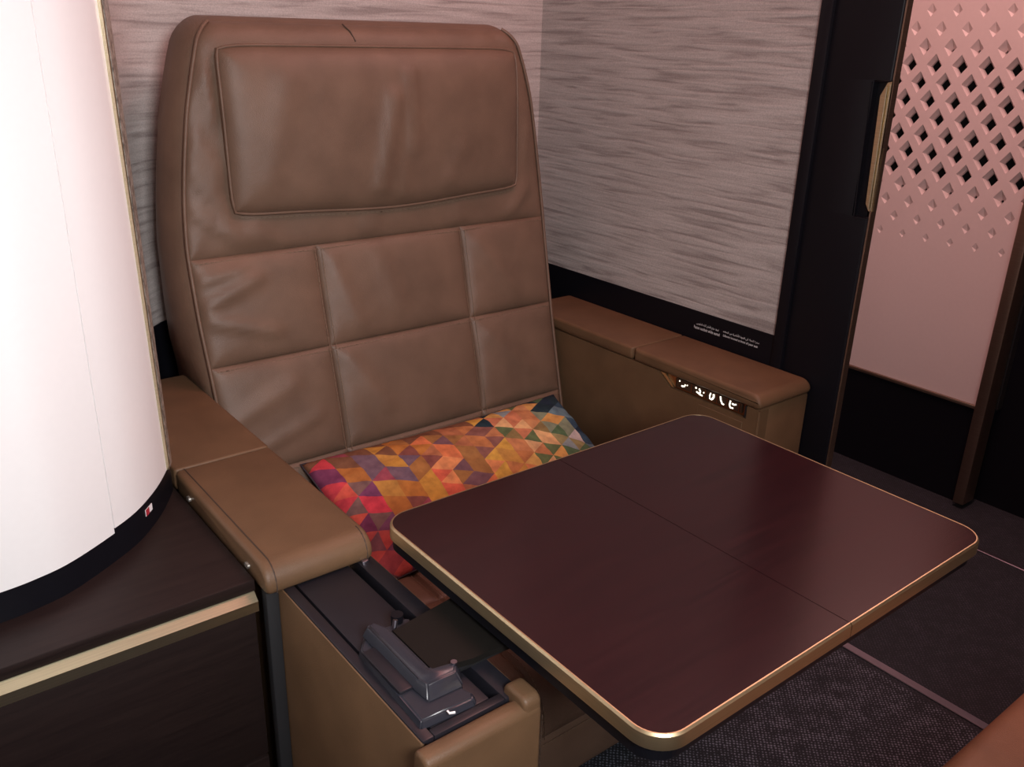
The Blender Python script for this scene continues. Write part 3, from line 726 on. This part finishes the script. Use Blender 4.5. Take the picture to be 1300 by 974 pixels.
# hinge housing
hs = MB()
def frustum(mb, lo, hi, z0, z1):
    mb.loft([[(*p, z0) for p in lo], [(*p, lerp(z0, z1, 0.8)) for p in [(lerp(a[0], b[0], 0.7), lerp(a[1], b[1], 0.7)) for a, b in zip(lo, hi)]], [(*p, z1) for p in hi]])
frustum(hs, [(0.604, 0.968), (0.712, 0.962), (0.722, 0.975), (0.712, 1.0), (0.742, 1.05), (0.742, 1.225), (0.640, 1.225), (0.612, 1.19)],
        [(0.610, 0.974), (0.706, 0.968), (0.714, 0.978), (0.706, 1.0), (0.735, 1.05), (0.735, 1.22), (0.645, 1.22), (0.618, 1.188)], -1.062, -1.046)
hs.bm.normal_update(); bmesh.ops.bevel(hs.bm, geom=[e for e in hs.bm.edges if e.is_manifold and e.calc_face_angle(0) > 0.25], offset=0.0026, segments=3, affect='EDGES')
hso = hs.build('hinge_housing', CHAR2, tb, angle=50)
hh = MB()
frustum(hh, [(0.640, 1.000), (0.712, 0.998), (0.730, 1.045), (0.684, 1.055), (0.684, 1.19), (0.668, 1.228), (0.636, 1.222), (0.636, 1.04)],
        [(0.652, 1.022), (0.706, 1.018), (0.722, 1.038), (0.674, 1.048), (0.674, 1.186), (0.662, 1.218), (0.648, 1.214), (0.648, 1.04)], -1.046, -1.022)
hh.bm.normal_update(); bmesh.ops.bevel(hh.bm, geom=[e for e in hh.bm.edges if e.is_manifold and e.calc_face_angle(0) > 0.25], offset=0.0034, segments=3, affect='EDGES')
hh.build('hinge_cover', CHAR2, hso, angle=50)
MB().box(0.612, 0.640, 1.045, 1.175, -1.047, -1.040, 0.003, 2).build('grip', CHAR, hso)
MB().tube([(0.714, 1.222, -1.058), (0.714, 1.222, -1.030)], 0.012, 14).build('pivot', BLACK, hso)
MB().tube([(0.694, 1.200, -1.045), (0.700, 1.204, -1.026)], 0.005, 10).build('screw', STEEL, hso)
MB().tube([(0.716, 1.036, -1.03), (0.716, 1.036, -1.019)], 0.006, 12).build('screw', STEEL, hso)
MB().tube([(0.664, 0.956, -1.0445), (0.655, 0.960, -1.0445), (0.6555, 0.966, -1.0445)], 0.0022, 5).build('mark', PRINT, hso)

# ================================================================ SCATTER CUSHION (triangle print)
def pillow():
    random.seed(11)
    NC, a0 = 16, 0.275
    c = Vector((1.545, 2.105, -1.372)); ux = Vector((1, 0.004, -0.006)).normalized(); uv = Vector((0, 0.905, 0.425)).normalized(); un = ux.cross(uv)
    HWD, HHT, TH = 0.515, 0.245, 0.095
    def shape(u, v, side):
        k = math.sqrt(max(0, (1-abs(u)**2.6)))*math.sqrt(max(0, 1-abs(v)**2.2))
        uu = u*(1-0.035*(1-v*v)); vv = v*(1-0.10*(1-u*u)**1)
        h = TH*(k**0.9)
        ww = 0.006*noise.noise((u*6, v*9, 3.3))+0.010*noise.noise((u*22, v*7, 1.3))*math.exp(-(1-abs(u))/0.16)
        h = side*(h+ww*(k > 0.02)*min(1, k*2.5))
        return c+ux*(uu*HWD)+uv*(vv*HHT)+un*h
    Z = [  # palettes from the left end to the right end
        [(0.80, 0.12, 0.16), (0.30, 0.10, 0.22), (0.85, 0.20, 0.16), (0.14, 0.09, 0.17), (0.32, 0.22, 0.22), (0.62, 0.14, 0.20)],
        [(0.85, 0.12, 0.18), (0.30, 0.12, 0.26), (0.68, 0.40, 0.13), (0.46, 0.14, 0.20), (0.60, 0.28, 0.10), (0.27, 0.20, 0.27)],
        [(0.74, 0.44, 0.12), (0.64, 0.31, 0.10), (0.36, 0.16, 0.14), (0.50, 0.27, 0.11), (0.86, 0.24, 0.16), (0.26, 0.20, 0.28)],
        [(0.92, 0.44, 0.22), (0.58, 0.28, 0.16), (0.76, 0.46, 0.14), (0.28, 0.18, 0.22), (0.46, 0.27, 0.12), (0.84, 0.32, 0.16)],
        [(0.82, 0.55, 0.15), (0.90, 0.64, 0.20), (0.36, 0.20, 0.18), (0.66, 0.33, 0.16), (0.86, 0.40, 0.20), (0.72, 0.45, 0.15)],
        [(0.86, 0.60, 0.24), (0.70, 0.37, 0.20), (0.38, 0.32, 0.16), (0.94, 0.66, 0.38), (0.76, 0.36, 0.22), (0.20, 0.30, 0.16)],
        [(0.84, 0.54, 0.22), (0.16, 0.30, 0.18), (0.40, 0.54, 0.62), (0.76, 0.44, 0.24), (0.46, 0.46, 0.26), (0.34, 0.44, 0.34)],
        [(0.05, 0.12, 0.18), (0.08, 0.17, 0.26), (0.36, 0.52, 0.64), (0.04, 0.08, 0.13), (0.22, 0.38, 0.48), (0.80, 0.80, 0.84)],
    ]
    def colour(u, v, k):
        f = (u+1)/2*7 + 0.35*v*(1 if u > 0 else 0.3)
        z = min(7, max(0, int(round(f+random.uniform(-0.35, 0.35)))))
        p = Z[z]
        if v > 0.62 and random.random() < 0.45:
            return (0.30, 0.17, 0.11) if u < 0.15 else (0.04, 0.09, 0.12)
        if u > 0.8 and v > 0.1: return random.choice(Z[7][:2]+Z[7][3:5])
        if u < -0.72 and v < -0.4: return random.choice([(0.78, 0.20, 0.20), (0.36, 0.20, 0.26), (0.55, 0.16, 0.20), (0.30, 0.14, 0.26)])
        return p[k % len(p)]
    bm = bmesh.new(); lay = bm.loops.layers.float_color.new('print')
    cache = {}
    def vert(u, v, side):
        u = max(-1, min(1, u)); v = max(-1, min(1, v))
        key = (round(u*5000), round(v*5000), side if abs(u) < 0.9999 and abs(v) < 0.9999 else 0)
        if key not in cache: cache[key] = bm.verts.new(shape(u, v, side))
        return cache[key]
    SUB = 5
    cw = 2.0/NC
    for side in (1, -1):
        last = None
        for col in range(NC):
            ul, ur = -1+col*cw, -1+(col+1)*cw
            # vertices on left line at offsets n*a (+a/2 on odd lines)
            ol = 0 if col % 2 == 0 else a0/2; orr = a0/2 if col % 2 == 0 else 0
            for n in range(-9, 10):
                for tri in (((ul, n*a0+ol), (ul, (n+1)*a0+ol), (ur, (n*a0+orr) if ol == 0 else (n+1)*a0+orr)),
                            ((ur, n*a0+orr), (ur, (n+1)*a0+orr), (ul, ((n+1)*a0+ol) if ol == 0 else n*a0+ol))):
                    vs_ = [p[1] for p in tri]
                    if min(vs_) >= 1 or max(vs_) <= -1: continue
                    cu_, cv = sum(p[0] for p in tri)/3, sum(p[1] for p in tri)/3
                    if last is not None and random.random() < 0.14: colr = last
                    else: colr = colour(cu_, max(-1, min(1, cv)), random.randrange(6))
                    last = colr
                    A, B, C_ = tri
                    def bp_(i, j):
                        s, t = i/SUB, j/SUB
                        return (A[0]+(B[0]-A[0])*s+(C_[0]-A[0])*t, A[1]+(B[1]-A[1])*s+(C_[1]-A[1])*t)
                    for i in range(SUB):
                        for j in range(SUB-i):
                            tris = [((i, j), (i+1, j), (i, j+1))]
                            if i+j < SUB-1: tris.append(((i+1, j), (i+1, j+1), (i, j+1)))
                            for tr in tris:
                                vv_ = [vert(*bp_(*q), side) for q in tr]
                                if len(set(vv_)) < 3: continue
                                try: fc = bm.faces.new(vv_)
                                except ValueError: continue
                                for lp in fc.loops: lp[lay] = (0.80*colr[0]**1.12, 0.74*colr[1]**1.18, 0.66*colr[2]**1.15, 1)
    mb = MB(); mb.bm.free(); mb.bm = bm
    m, nt, b = new_mat('triangle_print_fabric')
    at = N(nt, 'ShaderNodeVertexColor', layer_name='print')
    v = coords(nt, (25, 25, 25)); n = N(nt, 'ShaderNodeTexNoise', Scale=2.2, Detail=4.0); L(nt, v, n.inputs['Vector'])
    mr = ramp(nt, n.outputs['Fac'], [(0.3, (0.72, 0.70, 0.74)), (0.7, (1.15, 1.15, 1.08))])
    mx = N(nt, 'ShaderNodeMixRGB', blend_type='MULTIPLY'); mx.inputs[0].default_value = 1.0
    L(nt, at.outputs['Color'], mx.inputs[1]); L(nt, mr, mx.inputs[2]); L(nt, mx.outputs[0], b.inputs['Base Color'])
    b.inputs['Roughness'].default_value = 0.9; b.inputs['Specular IOR Level'].default_value = 0.15
    v2 = coords(nt, (900, 900, 900)); n2 = N(nt, 'ShaderNodeTexNoise', Scale=1.0); L(nt, v2, n2.inputs['Vector'])
    bump(nt, b, n2.outputs['Fac'], 0.2, 0.001)
    root = thing('cushion', (1.55, 2.1, -1.46), 'long scatter cushion printed with multicoloured triangles, lying on the armchair seat', 'cushion')
    cv_ = mb.build('cover', m, root, recalc=True, angle=120)
    seam = [(-1+2*t/60, -1) for t in range(60)]+[(1, -1+2*t/30) for t in range(30)]+[(1-2*t/60, 1) for t in range(60)]+[(-1, 1-2*t/30) for t in range(30)]
    sm = MB(); sm.tube([shape(u, v, 1) for u, v in seam], 0.003, 6, True); sm.build('edge_seam', plain('dark_seam', (0.03, 0.022, 0.03), 0.8), root)
pillow()

# ================================================================ OTTOMAN (corner in view)
ot = thing('ottoman', (1.8, 0.1, ZF), 'brown leather ottoman corner facing the armchair across the dark carpet', 'ottoman')
box('base', LEATHER2, ot, 1.24, 2.24, -0.38, 0.535, ZF+0.03, -1.52, 0.02, 4)
box('seat_pad', leather('ottoman_leather', (0.20, 0.095, 0.05)), ot, 1.22, 2.26, -0.40, 0.560, -1.515, -1.385, 0.045, 6)
MB().tube([(*p, -1.517) for p in rrect(1.225, 2.255, -0.395, 0.555, 0.05)], 0.006, 6, True).build('piping', LEATHER2, ot)
box('plinth', BLACKM, ot, 1.28, 2.2, -0.34, 0.50, ZF, ZF+0.03)

for o in bpy.data.objects:
    if '_w' in o: del o['_w']
